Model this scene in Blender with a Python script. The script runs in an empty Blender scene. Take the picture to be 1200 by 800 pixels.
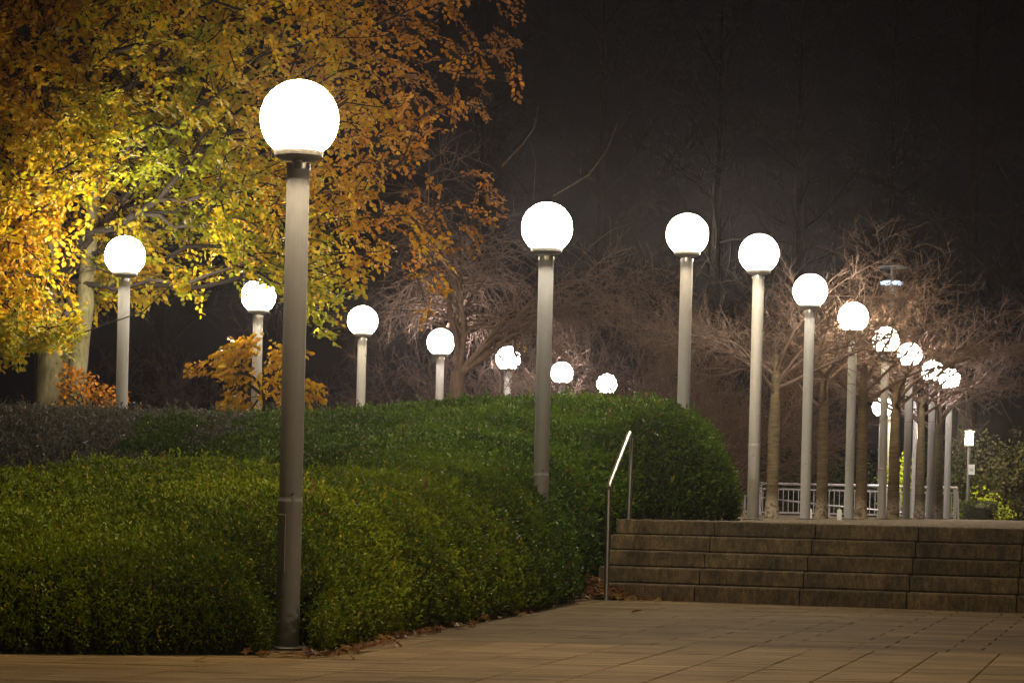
import bpy, math, random
import numpy as np
from mathutils import Matrix, Vector, noise
random.seed(7); rng = np.random.default_rng(11)
S = bpy.context.scene
C = S.collection
F = 2800.0; TH = math.radians(1.35); CT, ST = math.cos(TH), math.sin(TH); CZ = 0.97

# ---------------------------------------------------------------- placing helpers
def ray(px, py):
    a = (px - 600) / F; b = (588.4 - py) / F
    return a * CT - b * ST, a * ST + b * CT
def P(px, py, d):
    x, z = ray(px, py); return Vector((x * d, d, CZ + z * d))
def G(px, py, z=0.0):
    x, zz = ray(px, py); d = (z - CZ) / zz; return Vector((x * d, d, z))

# ---------------------------------------------------------------- mesh helpers
def np_mesh(name, V, faces, attr=None, smooth=False):
    """faces: list of (n,k) int arrays"""
    V = np.asarray(V, dtype=np.float32).reshape(-1, 3)
    me = bpy.data.meshes.new(name)
    me.vertices.add(len(V)); me.vertices.foreach_set('co', V.ravel())
    loops = np.concatenate([f.ravel() for f in faces]).astype(np.int32)
    tot = np.concatenate([np.full(len(f), f.shape[1]) for f in faces]).astype(np.int32)
    st = np.concatenate([[0], np.cumsum(tot)[:-1]]).astype(np.int32)
    me.loops.add(len(loops)); me.loops.foreach_set('vertex_index', loops)
    me.polygons.add(len(tot)); me.polygons.foreach_set('loop_start', st)
    me.update(calc_edges=True)
    if smooth: me.polygons.foreach_set('use_smooth', np.ones(len(tot), dtype=bool))
    if attr is not None:
        a = me.attributes.new('tint', 'FLOAT_COLOR', 'POINT')
        col = np.ones((len(V), 4), dtype=np.float32); col[:, :3] = attr
        a.data.foreach_set('color', col.ravel())
    me.validate()
    return me

class MB:
    def __init__(s): s.v = []; s.f = []
    def add(s, V, Fc):
        o = len(s.v); s.v += [tuple(p) for p in V]; s.f += [tuple(i + o for i in f) for f in Fc]
    def box(s, x0, x1, y0, y1, z0, z1, M=None, bev=0.0):
        if bev:
            V = []
            for z, i in ((z0, bev), (z0 + bev, 0), (z1 - bev, 0), (z1, bev)):
                V += [(x0 + i, y0 + i, z), (x1 - i, y0 + i, z), (x1 - i, y1 - i, z), (x0 + i, y1 - i, z)]
            Fc = [(3, 2, 1, 0), (12, 13, 14, 15)]
            for k in range(3):
                for j in range(4):
                    a = k * 4 + j; b = k * 4 + (j + 1) % 4; Fc.append((a, b, b + 4, a + 4))
        else:
            V = [(x0, y0, z0), (x1, y0, z0), (x1, y1, z0), (x0, y1, z0), (x0, y0, z1), (x1, y0, z1), (x1, y1, z1), (x0, y1, z1)]
            Fc = [(3, 2, 1, 0), (4, 5, 6, 7), (0, 1, 5, 4), (1, 2, 6, 5), (2, 3, 7, 6), (3, 0, 4, 7)]
        if M is not None: V = [M @ Vector(v) for v in V]
        s.add(V, Fc)
    def lathe(s, prof, n=32, c=(0, 0, 0), caps=True):
        V = []; Fc = []
        for r, z in prof:
            for k in range(n):
                a = 2 * math.pi * k / n; V.append((c[0] + r * math.cos(a), c[1] + r * math.sin(a), c[2] + z))
        for i in range(len(prof) - 1):
            for k in range(n):
                k2 = (k + 1) % n; Fc.append((i * n + k, i * n + k2, (i + 1) * n + k2, (i + 1) * n + k))
        if caps:
            Fc.append(tuple(reversed(range(n)))); Fc.append(tuple((len(prof) - 1) * n + k for k in range(n)))
        s.add(V, Fc)
    def tube(s, pts, r, n=12):
        pts = [Vector(p) for p in pts]; rs = r if isinstance(r, (list, tuple)) else [r] * len(pts)
        V = []; Fc = []; prev = None
        for i, p in enumerate(pts):
            t = (pts[min(i + 1, len(pts) - 1)] - pts[max(i - 1, 0)]).normalized()
            if prev is None: u = t.orthogonal().normalized()
            else: u = (prev - t * prev.dot(t)).normalized()
            prev = u; w = t.cross(u)
            for k in range(n):
                a = 2 * math.pi * k / n; V.append(p + (u * math.cos(a) + w * math.sin(a)) * rs[i])
        for i in range(len(pts) - 1):
            for k in range(n):
                k2 = (k + 1) % n; Fc.append((i * n + k, i * n + k2, (i + 1) * n + k2, (i + 1) * n + k))
        Fc.append(tuple(reversed(range(n)))); Fc.append(tuple((len(pts) - 1) * n + k for k in range(n)))
        s.add(V, Fc)
    def mesh(s, name, smooth=False):
        me = bpy.data.meshes.new(name); me.from_pydata(s.v, [], s.f); me.update()
        if smooth: 
            me.polygons.foreach_set('use_smooth', [True] * len(me.polygons))
            me.set_sharp_from_angle(angle=math.radians(40))
        return me
def link(name, me, mat=None, parent=None):
    o = bpy.data.objects.new(name, me); C.objects.link(o)
    if mat is not None: me.materials.append(mat)
    if parent is not None: o.parent = parent
    return o
def tag(o, label=None, cat=None, group=None, kind=None):
    for k, v in (('label', label), ('category', cat), ('group', group), ('kind', kind)):
        if v: o[k] = v
    return o
def empty(name, loc, label, cat, group=None, rz=0):
    o = bpy.data.objects.new(name, None); C.objects.link(o); o.location = loc; o.rotation_euler = (0, 0, rz)
    o.empty_display_size = 0.2
    return tag(o, label, cat, group)
def copy_tree(root):
    r = root.copy(); C.objects.link(r)
    for ch in list(root.children):
        c = ch.copy(); C.objects.link(c); c.parent = r
        for g in list(ch.children):
            d = g.copy(); C.objects.link(d); d.parent = c
    return r

def leaves(cen, dirs, nrm, L, W, six=False, fold=0.25):
    """leaf blades from arrays; returns V, faces"""
    n = len(cen)
    side = np.cross(dirs, nrm); side /= np.linalg.norm(side, axis=1, keepdims=True) + 1e-9
    nn = np.cross(side, dirs)
    L = np.asarray(L).reshape(-1, 1) * np.ones((n, 1)); W = np.asarray(W).reshape(-1, 1) * np.ones((n, 1))
    up = nn * W * fold
    if six:
        V = np.stack([cen, cen + dirs * L * .3 + side * W * .46 + up, cen + dirs * L * .68 + side * W * .42 + up,
                      cen + dirs * L, cen + dirs * L * .68 - side * W * .42 + up, cen + dirs * L * .3 - side * W * .46 + up], 1)
        b = np.arange(n)[:, None] * 6
        Fq = np.concatenate([b + np.array([[0, 1, 2, 3]]), b + np.array([[0, 3, 4, 5]])], 0)
        return V.reshape(-1, 3), Fq, 6
    V = np.stack([cen, cen + dirs * L * .5 + side * W * .5 + up, cen + dirs * L, cen + dirs * L * .5 - side * W * .5 + up], 1)
    return V.reshape(-1, 3), np.arange(n)[:, None] * 4 + np.array([[0, 1, 2, 3]]), 4
def unit(a): return a / (np.linalg.norm(a, axis=1, keepdims=True) + 1e-9)
def frusta(p0, p1, r0, r1, sides=3):
    t = unit(p1 - p0); ref = np.where(np.abs(t[:, 2:3]) < .9, np.array([[0, 0, 1.]]), np.array([[1., 0, 0]]))
    u = unit(np.cross(t, ref)); w = np.cross(t, u); n = len(p0); V = np.zeros((n, 2 * sides, 3))
    for k in range(sides):
        a = 2 * math.pi * k / sides; d = u * math.cos(a) + w * math.sin(a)
        V[:, k] = p0 + d * r0[:, None]; V[:, k + sides] = p1 + d * r1[:, None]
    b = np.arange(n)[:, None] * 2 * sides
    Fq = np.concatenate([b + np.array([[k, (k + 1) % sides, (k + 1) % sides + sides, k + sides]]) for k in range(sides)], 0)
    return V.reshape(-1, 3), Fq

# ---------------------------------------------------------------- materials
def mat(name):
    m = bpy.data.materials.new(name); m.use_nodes = True; nt = m.node_tree
    return m, nt, nt.nodes['Principled BSDF']
def N(nt, t, **kw):
    n = nt.nodes.new(t)
    for k, v in kw.items():
        if k in ('operation', 'blend_type', 'data_type', 'noise_dimensions', 'attribute_name', 'wave_type', 'bands_direction', 'feature', 'vector_type'): setattr(n, k, v)
        else: n.inputs[k].default_value = v
    return n
def ramp(nt, fac, stops):
    r = nt.nodes.new('ShaderNodeValToRGB'); nt.links.new(fac, r.inputs[0])
    el = r.color_ramp.elements
    while len(el) < len(stops): el.new(0.5)
    for e, (p, c) in zip(el, stops): e.position = p; e.color = (*c, 1)
    return r.outputs[0]
def coords(nt, scale=(1, 1, 1), rot=(0, 0, 0), kind='Object'):
    tc = nt.nodes.new('ShaderNodeTexCoord'); mp = nt.nodes.new('ShaderNodeMapping')
    mp.inputs['Scale'].default_value = scale; mp.inputs['Rotation'].default_value = rot
    nt.links.new(tc.outputs[kind], mp.inputs[0]); return mp.outputs[0]
def noise_t(nt, vec, scale, detail=5, rough=.6):
    n = N(nt, 'ShaderNodeTexNoise', Scale=scale, Detail=detail, Roughness=rough); nt.links.new(vec, n.inputs['Vector']); return n.outputs[0]
def mixc(nt, fac, a, b, mode='MIX'):
    m = nt.nodes.new('ShaderNodeMix'); m.data_type = 'RGBA'; m.blend_type = mode
    for i, v in ((0, fac), (6, a), (7, b)):
        if hasattr(v, 'links'): nt.links.new(v, m.inputs[i])
        else: m.inputs[i].default_value = v if i == 0 else (*v, 1)
    return m.outputs[2]
def bump(nt, bsdf, h, strength=.4, dist=.01):
    b = nt.nodes.new('ShaderNodeBump'); b.inputs['Strength'].default_value = strength; b.inputs['Distance'].default_value = dist
    nt.links.new(h, b.inputs['Height']); nt.links.new(b.outputs[0], bsdf.inputs['Normal'])

def leaf_mat(name, rough=.45, trans=.45, spec=.4):
    m, nt, b = mat(name)
    at = N(nt, 'ShaderNodeAttribute'); at.attribute_name = 'tint'
    nt.links.new(at.outputs['Color'], b.inputs['Base Color']); b.inputs['Roughness'].default_value = rough
    b.inputs['Specular IOR Level'].default_value = spec
    tr = nt.nodes.new('ShaderNodeBsdfTranslucent'); nt.links.new(at.outputs['Color'], tr.inputs[0])
    mx = nt.nodes.new('ShaderNodeMixShader'); mx.inputs[0].default_value = trans
    nt.links.new(b.outputs[0], mx.inputs[1]); nt.links.new(tr.outputs[0], mx.inputs[2])
    nt.links.new(mx.outputs[0], nt.nodes['Material Output'].inputs[0]); return m
M = {}
M['hedge_leaf'] = leaf_mat('hedge_leaf', .52, .32, .28)
M['beech_leaf'] = leaf_mat('beech_leaf', .5, .5, .3)
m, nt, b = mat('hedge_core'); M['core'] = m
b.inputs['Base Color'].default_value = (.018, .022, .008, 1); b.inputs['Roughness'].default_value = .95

m, nt, b = mat('painted_steel'); M['pole'] = m
v = coords(nt); n1 = noise_t(nt, v, 9, 6, .6); v2 = coords(nt, (14, 14, .7)); n2 = noise_t(nt, v2, 6, 5)
mm = mixc(nt, .5, n1, n2)
nt.links.new(ramp(nt, mm, [(.3, (.32, .325, .32)), (.55, (.375, .38, .375)), (.8, (.425, .43, .425))]), b.inputs['Base Color'])
b.inputs['Roughness'].default_value = .68; b.inputs['Metallic'].default_value = 0.0; bump(nt, b, n1, .08, .004)
m, nt, b = mat('dark_metal'); M['dark'] = m
v = coords(nt); n1 = noise_t(nt, v, 22, 4); nt.links.new(ramp(nt, n1, [(.3, (.12, .117, .105)), (.7, (.20, .195, .18))]), b.inputs['Base Color'])
b.inputs['Roughness'].default_value = .5; b.inputs['Metallic'].default_value = .4
m, nt, b = mat('bright_metal'); M['bright'] = m
v = coords(nt, (6, 6, 60)); n1 = noise_t(nt, v, 8, 4); nt.links.new(ramp(nt, n1, [(.3, (.36, .355, .34)), (.7, (.5, .49, .47))]), b.inputs['Base Color'])
b.inputs['Metallic'].default_value = 1; b.inputs['Roughness'].default_value = .36
m, nt, b = mat('galvanised'); M['galv'] = m
v = coords(nt); n1 = noise_t(nt, v, 30, 4); nt.links.new(ramp(nt, n1, [(.3, (.38, .38, .40)), (.7, (.55, .55, .57))]), b.inputs['Base Color'])
b.inputs['Metallic'].default_value = .5; b.inputs['Roughness'].default_value = .45
def emit(name, col, st):
    m = bpy.data.materials.new(name); m.use_nodes = True; nt = m.node_tree; nt.nodes.remove(nt.nodes['Principled BSDF'])
    e = nt.nodes.new('ShaderNodeEmission'); e.inputs[0].default_value = (*col, 1); e.inputs[1].default_value = st
    nt.links.new(e.outputs[0], nt.nodes['Material Output'].inputs[0]); M[name] = m; return m
LS = 178
emit('globe_warm', (1, .77, .50), LS); emit('globe_neutral', (1, .86, .66), LS); emit('globe_cool', (1, .85, .75), LS)
emit('lantern_light', (1, .80, .45), 1500); emit('ring_light', (.62, .78, 1), 2.2)

m, nt, b = mat('step_stone'); M['step'] = m
v = coords(nt); n1 = noise_t(nt, v, 2.2, 8, .68); v2 = coords(nt, (6, 6, 2.2)); n2 = noise_t(nt, v2, 3.4, 8, .75); n3 = noise_t(nt, v, 60, 4, .7)
stain = mixc(nt, .55, n1, n2)
c1 = ramp(nt, stain, [(.38, (.038, .029, .014)), (.48, (.10, .074, .036)), (.58, (.215, .152, .07)), (.70, (.37, .28, .145))])
c2 = mixc(nt, .6, c1, ramp(nt, n3, [(.35, (.2, .2, .2)), (.65, (1, 1, 1))]), 'MULTIPLY')
at = N(nt, 'ShaderNodeAttribute'); at.attribute_name = 'tint'
c3 = mixc(nt, 1.0, c2, at.outputs['Color'], 'MULTIPLY')
nt.links.new(c3, b.inputs['Base Color']); b.inputs['Roughness'].default_value = .85; bump(nt, b, n3, .6, .006)

m, nt, b = mat('paving'); M['paving'] = m
v = coords(nt); n1 = noise_t(nt, v, 1.1, 7, .6); v2 = coords(nt, (1.1, 26, 1)); n2 = noise_t(nt, v2, 1.6, 7, .7); n3 = noise_t(nt, v, 45, 5, .75)
v4 = coords(nt, (.7, 9, 1)); n4 = noise_t(nt, v4, 1.0, 5, .6)
c1 = ramp(nt, mixc(nt, .45, n2, n4), [(.38, (.13, .088, .040)), (.5, (.25, .178, .086)), (.62, (.36, .265, .138))])
c2 = mixc(nt, .55, c1, ramp(nt, n1, [(.36, (.40, .38, .36)), (.46, (.72, .7, .68)), (.62, (1, 1, 1))]), 'MULTIPLY')
c3 = mixc(nt, .35, c2, ramp(nt, n3, [(.34, (.3, .3, .3)), (.6, (1, 1, 1))]), 'MULTIPLY')
at = N(nt, 'ShaderNodeAttribute'); at.attribute_name = 'tint'
nt.links.new(mixc(nt, 1.0, c3, at.outputs['Color'], 'MULTIPLY'), b.inputs['Base Color'])
b.inputs['Roughness'].default_value = .85; b.inputs['Specular IOR Level'].default_value = .08; bump(nt, b, mixc(nt, .5, n3, n2), .5, .006)
m, nt, b = mat('joint_dirt'); M['joint'] = m
v = coords(nt); n1 = noise_t(nt, v, 14, 4); nt.links.new(ramp(nt, n1, [(.3, (.02, .017, .012)), (.7, (.05, .04, .028))]), b.inputs['Base Color']); b.inputs['Roughness'].default_value = .95
m, nt, b = mat('gravel'); M['gravel'] = m
v = coords(nt); vo = N(nt, 'ShaderNodeTexVoronoi', Scale=42); nt.links.new(v, vo.inputs['Vector']); n1 = noise_t(nt, v, 1.4, 6); n3 = noise_t(nt, v, 90, 3)
c1 = ramp(nt, n3, [(.3, (.12, .10, .075)), (.5, (.25, .21, .16)), (.7, (.42, .36, .28))]); c2 = mixc(nt, .5, c1, ramp(nt, n1, [(.35, (.5, .48, .42)), (.65, (1, 1, 1))]), 'MULTIPLY')
nt.links.new(c2, b.inputs['Base Color']); b.inputs['Roughness'].default_value = .95; b.inputs['Specular IOR Level'].default_value = .1; bump(nt, b, vo.outputs['Distance'], .9, .02)
m, nt, b = mat('soil'); M['soil'] = m
v = coords(nt); n1 = noise_t(nt, v, 3, 8, .7); nt.links.new(ramp(nt, n1, [(.35, (.02, .018, .012)), (.6, (.04, .035, .02)), (.75, (.05, .055, .02))]), b.inputs['Base Color']); b.inputs['Roughness'].default_value = 1
bump(nt, b, n1, .8, .05)
def bark(name, lo, hi, bands=True, pale=None):
    m, nt, b = mat(name); v = coords(nt); v2 = coords(nt, (3, 3, 40) if bands else (22, 22, 3)); n2 = noise_t(nt, v2, 1.6, 6, .65); n1 = noise_t(nt, v, 6, 6, .6)
    c = ramp(nt, mixc(nt, .35, n2, n1), [(.38, lo), (.62, hi)])
    if pale:
        sx = nt.nodes.new('ShaderNodeSeparateXYZ'); nt.links.new(v, sx.inputs[0])
        n5 = noise_t(nt, v, 13, 5, .7)
        ma = N(nt, 'ShaderNodeMath', operation='MULTIPLY_ADD'); nt.links.new(n5, ma.inputs[0]); ma.inputs[1].default_value = 1.1; nt.links.new(sx.outputs[2], ma.inputs[2])
        f = ramp(nt, ma.outputs[0], [(.82, (1, 1, 1)), (.98, (0, 0, 0))])
        f2 = mixc(nt, 1.0, f, ramp(nt, n5, [(.42, (.1, .1, .1)), (.55, (1, 1, 1))]), 'MULTIPLY')
        c = mixc(nt, f2, c, pale)
    nt.links.new(c, b.inputs['Base Color']); b.inputs['Roughness'].default_value = .9; b.inputs['Specular IOR Level'].default_value = .12; bump(nt, b, n2, .7, .015); M[name] = m
bark('cherry_bark', (.06, .047, .028), (.165, .13, .078), True, (.36, .31, .24))
bark('beech_bark', (.10, .092, .045), (.20, .185, .105), False)
bark('twig_bark', (.078, .054, .043), (.142, .10, .08), False)
bark('dark_bark', (.016, .013, .011), (.034, .027, .022), False)
m, nt, b = mat('white_plastic'); M['white'] = m; b.inputs['Base Color'].default_value = (.75, .75, .73, 1); b.inputs['Roughness'].default_value = .5
m, nt, b = mat('notice_ink'); M['ink'] = m; b.inputs['Base Color'].default_value = (.12, .12, .12, 1)

# ---------------------------------------------------------------- ground, plaza, plateau
def sst(a, b, x):
    t = min(1, max(0, (x - a) / (b - a))); return t * t * (3 - 2 * t)
def gz(x, y):
    front = sst(24.9, 25.6, y + .27 * (x - 3))
    if x < 1.0: front = sst(23.5, 27.5, y) if x > -0.5 else sst(18, 27, y)
    z = -.03 + front * .81
    left = sst(2.0, -3.0, x) if False else 1 - sst(-3.0, 1.5, x)
    far = sst(27, 34, y)
    z -= .25 * left * far + 0 
    back = sst(38, 42, y)
    midl = 1 - sst(1.5, 4.0, x - (y - 40) * .08)
    z -= .25 * (1 - left) * back * midl
    # beyond the railing the ground drops, then rises in a bank
    z -= .75 * sst(59.2, 60.2, y) * (1 - midl)
    z += 1.9 * sst(64, 72, y)
    return z
xs = np.concatenate([np.linspace(-120, -12, 28), np.linspace(-11.7, 16, 110), np.linspace(17, 130, 28)])
ys = np.concatenate([np.linspace(-30, 12, 12), np.linspace(12.3, 34, 90), np.linspace(34.5, 75, 90), np.linspace(77, 190, 24)])
V = [(x, y, gz(x, y) + (.05 * noise.noise((x * .7, y * .7, 0)) if y > 59 else 0)) for y in ys for x in xs]
nx = len(xs); ii, jj = np.meshgrid(np.arange(len(ys) - 1), np.arange(nx - 1), indexing='ij'); a = (ii * nx + jj).ravel()
tag(link('ground', np_mesh('ground', V, [np.stack([a, a + 1, a + nx + 1, a + nx], 1)], smooth=True), M['soil']), kind='structure')

SA = math.radians(15)           # the steps run 15 degrees off the picture plane
R0 = G(1000, 711)               # a point of the foot of the lowest riser
sd = Vector((math.cos(SA), -math.sin(SA), 0)); sn = Vector((math.sin(SA), math.cos(SA), 0))
# where the first joint of the lowest row stands
def along(px, py, z):
    """x along the step direction of the joint seen at this pixel on the lowest riser plane"""
    rx, rz = ray(px, py); d = Vector((rx, 1, rz)); cam = Vector((0, 0, CZ))
    t = (R0 - cam).dot(sn) / d.dot(sn); return (cam + d * t - R0).dot(sd)
J0 = along(814, 690, 0); BL = 1.075; RISE = .164; TREAD = .27
Ms = Matrix.Translation(R0) @ Matrix.Rotation(-SA, 4, 'Z')
steps = empty('stone_steps', Ms @ Vector((J0, 0, 0)), 'broad flight of five brown stained stone steps up from the plaza', 'steps')
for r in range(5):
    mb = MB(); tint = []
    for k in range(-1, 10):
        x0 = J0 + k * BL; jz = random.uniform(-.002, .002); jy = random.uniform(-.004, .004)
        mb.box(x0 + .006, x0 + BL - .006, r * TREAD + jy, r * TREAD + .42, r * RISE - (.02 if r == 0 else 0) + .004, (r + 1) * RISE + jz, bev=.014)
        s_ = random.uniform(.75, 1.12); tint += [(s_, s_ * random.uniform(.93, 1.0), s_ * random.uniform(.85, 1.0))] * 16
    me = mb.mesh('step'); at = me.attributes.new('tint', 'FLOAT_COLOR', 'POINT')
    at.data.foreach_set('color', np.array([(*t, 1) for t in tint], dtype=np.float32).ravel())
    o = link('step', me, M['step'], steps)
    o.matrix_parent_inverse = Matrix.Identity(4); o.matrix_local = steps.matrix_basis.inverted() @ Ms
# dark backing mass right behind the blocks
mb = MB(); mb.box(J0 - BL + .03, J0 + 10 * BL, .02, 1.5, -.1, RISE - .015); 
for r in range(1, 5): mb.box(J0 - BL + .03, J0 + 10 * BL, r * TREAD + .03, 1.5, r * RISE - .014, (r + 1) * RISE - .015)
o = link('footing', mb.mesh('footing'), M['joint'], steps); o.matrix_local = steps.matrix_basis.inverted() @ Ms

# plaza: slabs as real stones on a dark bed
bed = MB(); bed.add([(-60, -20, -.012), (60, -20, -.012), (60, 26 - 3, -.012), (3, 25.5, -.012), (-1.5, 25.5, -.012), (-60, 25.5, -.012)], [(0, 1, 2, 3, 4, 5)])
tag(link('joint_bed', bed.mesh('joint_bed'), M['joint']), kind='structure')
K = math.tan(math.radians(14.9))
mb = MB(); tint = []
def stepline(x): return R0.y - (x - R0.x) * math.tan(SA) + .02
def slab(a0, a1, y0, y1, g=.0045, dk=1.0):
    g = g * random.uniform(.6, 1.15); z = random.uniform(-.0012, .0012); z2 = random.uniform(-.0012, .0012)
    mx = (a0 + a1) / 2 + (y0 + y1) / 2 * K
    lim = stepline(mx) if mx > .3 else 24.9
    if y0 > lim: return
    x = lambda a, y: a + y * K
    hz = -.10
    P_ = [(a0 + g, y0 + g), (a1 - g, y0 + g), (a1 - g, y1 - g), (a0 + g, y1 - g)]
    b_ = .004
    I_ = [(a0 + g + b_, y0 + g + b_), (a1 - g - b_, y0 + g + b_), (a1 - g - b_, y1 - g - b_), (a0 + g + b_, y1 - g - b_)]
    V = [(x(a, y), y, hz) for a, y in P_] + [(x(a, y), y, -.004) for a, y in P_] + [(x(a, y), y, z + (z2 if i in (1, 2) else 0)) for i, (a, y) in enumerate(I_)]
    Fc = [(8, 9, 10, 11)] + [(j, (j + 1) % 4, (j + 1) % 4 + 4, j + 4) for j in range(4)] + [(j + 4, (j + 1) % 4 + 4, (j + 1) % 4 + 8, j + 8) for j in range(4)]
    mb.add(V, Fc); s_ = random.uniform(1.15, 1.5) * dk; tint.extend([(s_, s_ * random.uniform(.97, 1.0), s_ * random.uniform(.93, 1.0))] * 12)
YB = 16.62
for i in range(-18, 24):                     # front field: strips running towards the steps
    a0 = (G(952, 760).x - K * G(952, 760).y) + i * .436
    y = YB; k = 0
    while y > 3.0:
        L = .436; slab(a0, a0 + .436, y - L, y); y -= L; k += 1
for r in range(0, 30):                       # back field: shallow rows in third bond
    y0 = YB + r * .345
    off = (0 if r % 2 == 0 else .23) + (G(995, 760).x - K * G(995, 760).y)
    for i in range(-16, 16):
        a0 = off + i * .685; slab(a0, a0 + .685, y0, y0 + .345, .0034, .64)
me = mb.mesh('plaza_paving'); at = me.attributes.new('tint', 'FLOAT_COLOR', 'POINT')
at.data.foreach_set('color', np.array([(*t, 1) for t in tint], dtype=np.float32).ravel())
tag(link('plaza_paving', me, M['paving']), kind='structure')

# gravel terrace behind the top step
def W(x, y, z): return Ms @ Vector((x, y, z))
tp = 5 * RISE
q = [W(J0 - BL + .05, 4 * TREAD + .40, 0), W(J0 + 10 * BL, 4 * TREAD + .40, 0)]
pl = [(q[0].x, q[0].y), (q[1].x, q[1].y), (30, q[1].y), (34, 59.1), (-1.0, 59.1), (1.5, 40), (1.2, 27)]
bmv = []
g = MB(); gx = np.linspace(-2, 34, 150); gy = np.linspace(20, 59.1, 160)
def inpoly(x, y, poly):
    x = np.asarray(x); y = np.asarray(y); c = np.zeros(x.shape, bool); n = len(poly)
    for i in range(n):
        x1, y1 = poly[i][:2]; x2, y2 = poly[(i + 1) % n][:2]
        with np.errstate(divide='ignore', invalid='ignore'):
            t = ((y1 > y) != (y2 > y)) & (x < (x2 - x1) * (y - y1) / (y2 - y1 + 1e-12) + x1)
        c ^= t
    return c
g.add([(x, y, tp - .006) for x, y in pl], [tuple(range(len(pl)))])
tag(link('gravel_terrace', g.mesh('gravel_terrace'), M['gravel']), kind='structure')

# pebbles lying on the terrace near its edge, nobody could count them
n = 9000; u = rng.uniform(0, 1, n); 
px_ = rng.uniform(J0 - BL, J0 + 5 * BL, n); py_ = 4 * TREAD + .40 + rng.exponential(2.2, n)
ang = rng.uniform(0, 6.28, n); sz = rng.uniform(.006, .016, n)
base = np.array([(Ms @ Vector((a_, b_, tp - .006)))[:] for a_, b_ in zip(px_, py_)])
octv = np.array([(1, 0, 0), (0, 1, 0), (-1, 0, 0), (0, -1, 0), (0, 0, .7)])
Vp = base[:, None, :] + octv[None] * sz[:, None, None] * rng.uniform(.7, 1.2, (n, 5, 1))
bb = np.arange(n)[:, None] * 5
Fp = np.concatenate([bb + np.array([[k, (k + 1) % 4, 4]]) for k in range(4)], 0)
tag(link('gravel_stones', np_mesh('gravel_stones', Vp, [Fp]), M['gravel']), 'loose pale gravel scattered over the terrace above the steps', 'gravel', kind='stuff')

# ---------------------------------------------------------------- hedges: one height field, three plants
B = [(-8.5, 13.6), tuple(G(0, 767)[:2]), tuple(G(200, 768)[:2]), tuple(G(385, 768)[:2]), tuple(G(420, 760)[:2]), tuple(G(480, 745)[:2]), (-.20, 19.2), (.36, 21.6),
     (.66, 23.2), (.78, 24.6), (1.0, 25.5), (1.42, 26.2), (1.95, 26.5), (2.40, 27.0), (2.66, 27.7), (2.78, 28.6), (2.7, 29.6), (2.3, 30.8), (1.3, 32.2), (-1, 32.8), (-4, 31.6), (-8.5, 31.4)]
ctl = [(0, 636, 14.9), (100, 640, 14.9), (200, 640, 15.1), (300, 630, 15.4), (360, 640, 15.6), (430, 640, 16.2),
       (0, 590, 16.4), (150, 575, 17), (280, 575, 17), (400, 590, 17), (0, 558, 18.2), (130, 543, 19), (260, 543, 19), (340, 553, 18.8), (420, 572, 18.6), (500, 592, 18.8), (560, 598, 20), (620, 592, 21.5),
       (390, 552, 21), (470, 556, 21), (560, 566, 21.5), (640, 569, 23.0), (690, 575, 24.4), (700, 545, 25.8), (730, 510, 26.8),
       (340, 532, 23), (450, 524, 24), (560, 522, 24.5), (640, 525, 25),
       (400, 504, 27), (520, 497, 27.5), (640, 495, 27.5), (700, 497, 27.6),
       (0, 481, 28.2), (100, 481, 28.4), (200, 484, 28.6), (300, 487, 29), (400, 484, 30), (480, 476, 31), (560, 468, 31), (640, 467, 30.6), (700, 469, 29.4), (760, 474, 28.4), (810, 480, 28.0), (850, 484, 28.6), (740, 490, 27.0), (800, 488, 27.2)]
cp = [tuple(P(*c)) for c in ctl]
# hidden hollow behind the front crest at the left, and the foot of the rear hedge there
cp += [(-5.0, 21.5, .75), (-3.6, 21.6, .72), (-2.4, 21.8, .85), (-5.2, 24.2, .95), (-4.0, 24.6, 1.0), (-3, 24.6, 1.1), (-6.8, 20, 1.1), (-7, 26, 1.4), (-8, 16, .8), (-5.0, 26.3, 1.55), (-4.0, 26.4, 1.55), (-8, 29, 1.95), (-1, 32, 2.1), (-5, 31, 1.95)]
cp = np.array(cp)
def tps_fit(pts, lam=.12):
    n = len(pts); d = np.linalg.norm(pts[:, None, :2] - pts[None, :, :2], axis=2); Kk = d * d * np.log(d + 1e-9) ; Kk[np.arange(n), np.arange(n)] = lam
    Pm = np.hstack([np.ones((n, 1)), pts[:, :2]]); A = np.zeros((n + 3, n + 3)); A[:n, :n] = Kk; A[:n, n:] = Pm; A[n:, :n] = Pm.T
    return np.linalg.solve(A, np.concatenate([pts[:, 2], np.zeros(3)]))
wts = tps_fit(cp)
def tps(x, y):
    out = np.zeros(x.shape)
    for i in range(len(cp)):
        d2 = (x - cp[i, 0]) ** 2 + (y - cp[i, 1]) ** 2; out += wts[i] * .5 * d2 * np.log(d2 + 1e-12)
    return out + wts[-3] + wts[-2] * x + wts[-1] * y
def pdist(x, y, poly):
    d = np.full(x.shape, 1e9); n = len(poly)
    for i in range(n):
        ax, ay = poly[i]; bx, by = poly[(i + 1) % n]; L2 = (bx - ax) ** 2 + (by - ay) ** 2
        t = np.clip(((x - ax) * (bx - ax) + (y - ay) * (by - ay)) / L2, 0, 1)
        d = np.minimum(d, np.hypot(x - ax - t * (bx - ax), y - ay - t * (by - ay)))
    return d
st_ = .05
X, Y = np.meshgrid(np.arange(-8.6, 3.1, st_), np.arange(13.4, 33, st_))
ins = inpoly(X, Y, B); D = np.where(ins, pdist(X, Y, B), -1)
Zt = tps(X, Y)
nz = np.zeros(X.shape); nz2 = np.zeros(X.shape)
for i in range(X.shape[0]):
    for j in range(0, X.shape[1]):
        if ins[i, j]:
            nz[i, j] = noise.noise((X[i, j] * 1.7, Y[i, j] * 1.3, 3.3)); nz2[i, j] = noise.noise((X[i, j] * 5.5, Y[i, j] * 5.5, 9.1))
Zt = Zt + .04 * nz + .035 * nz2
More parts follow.
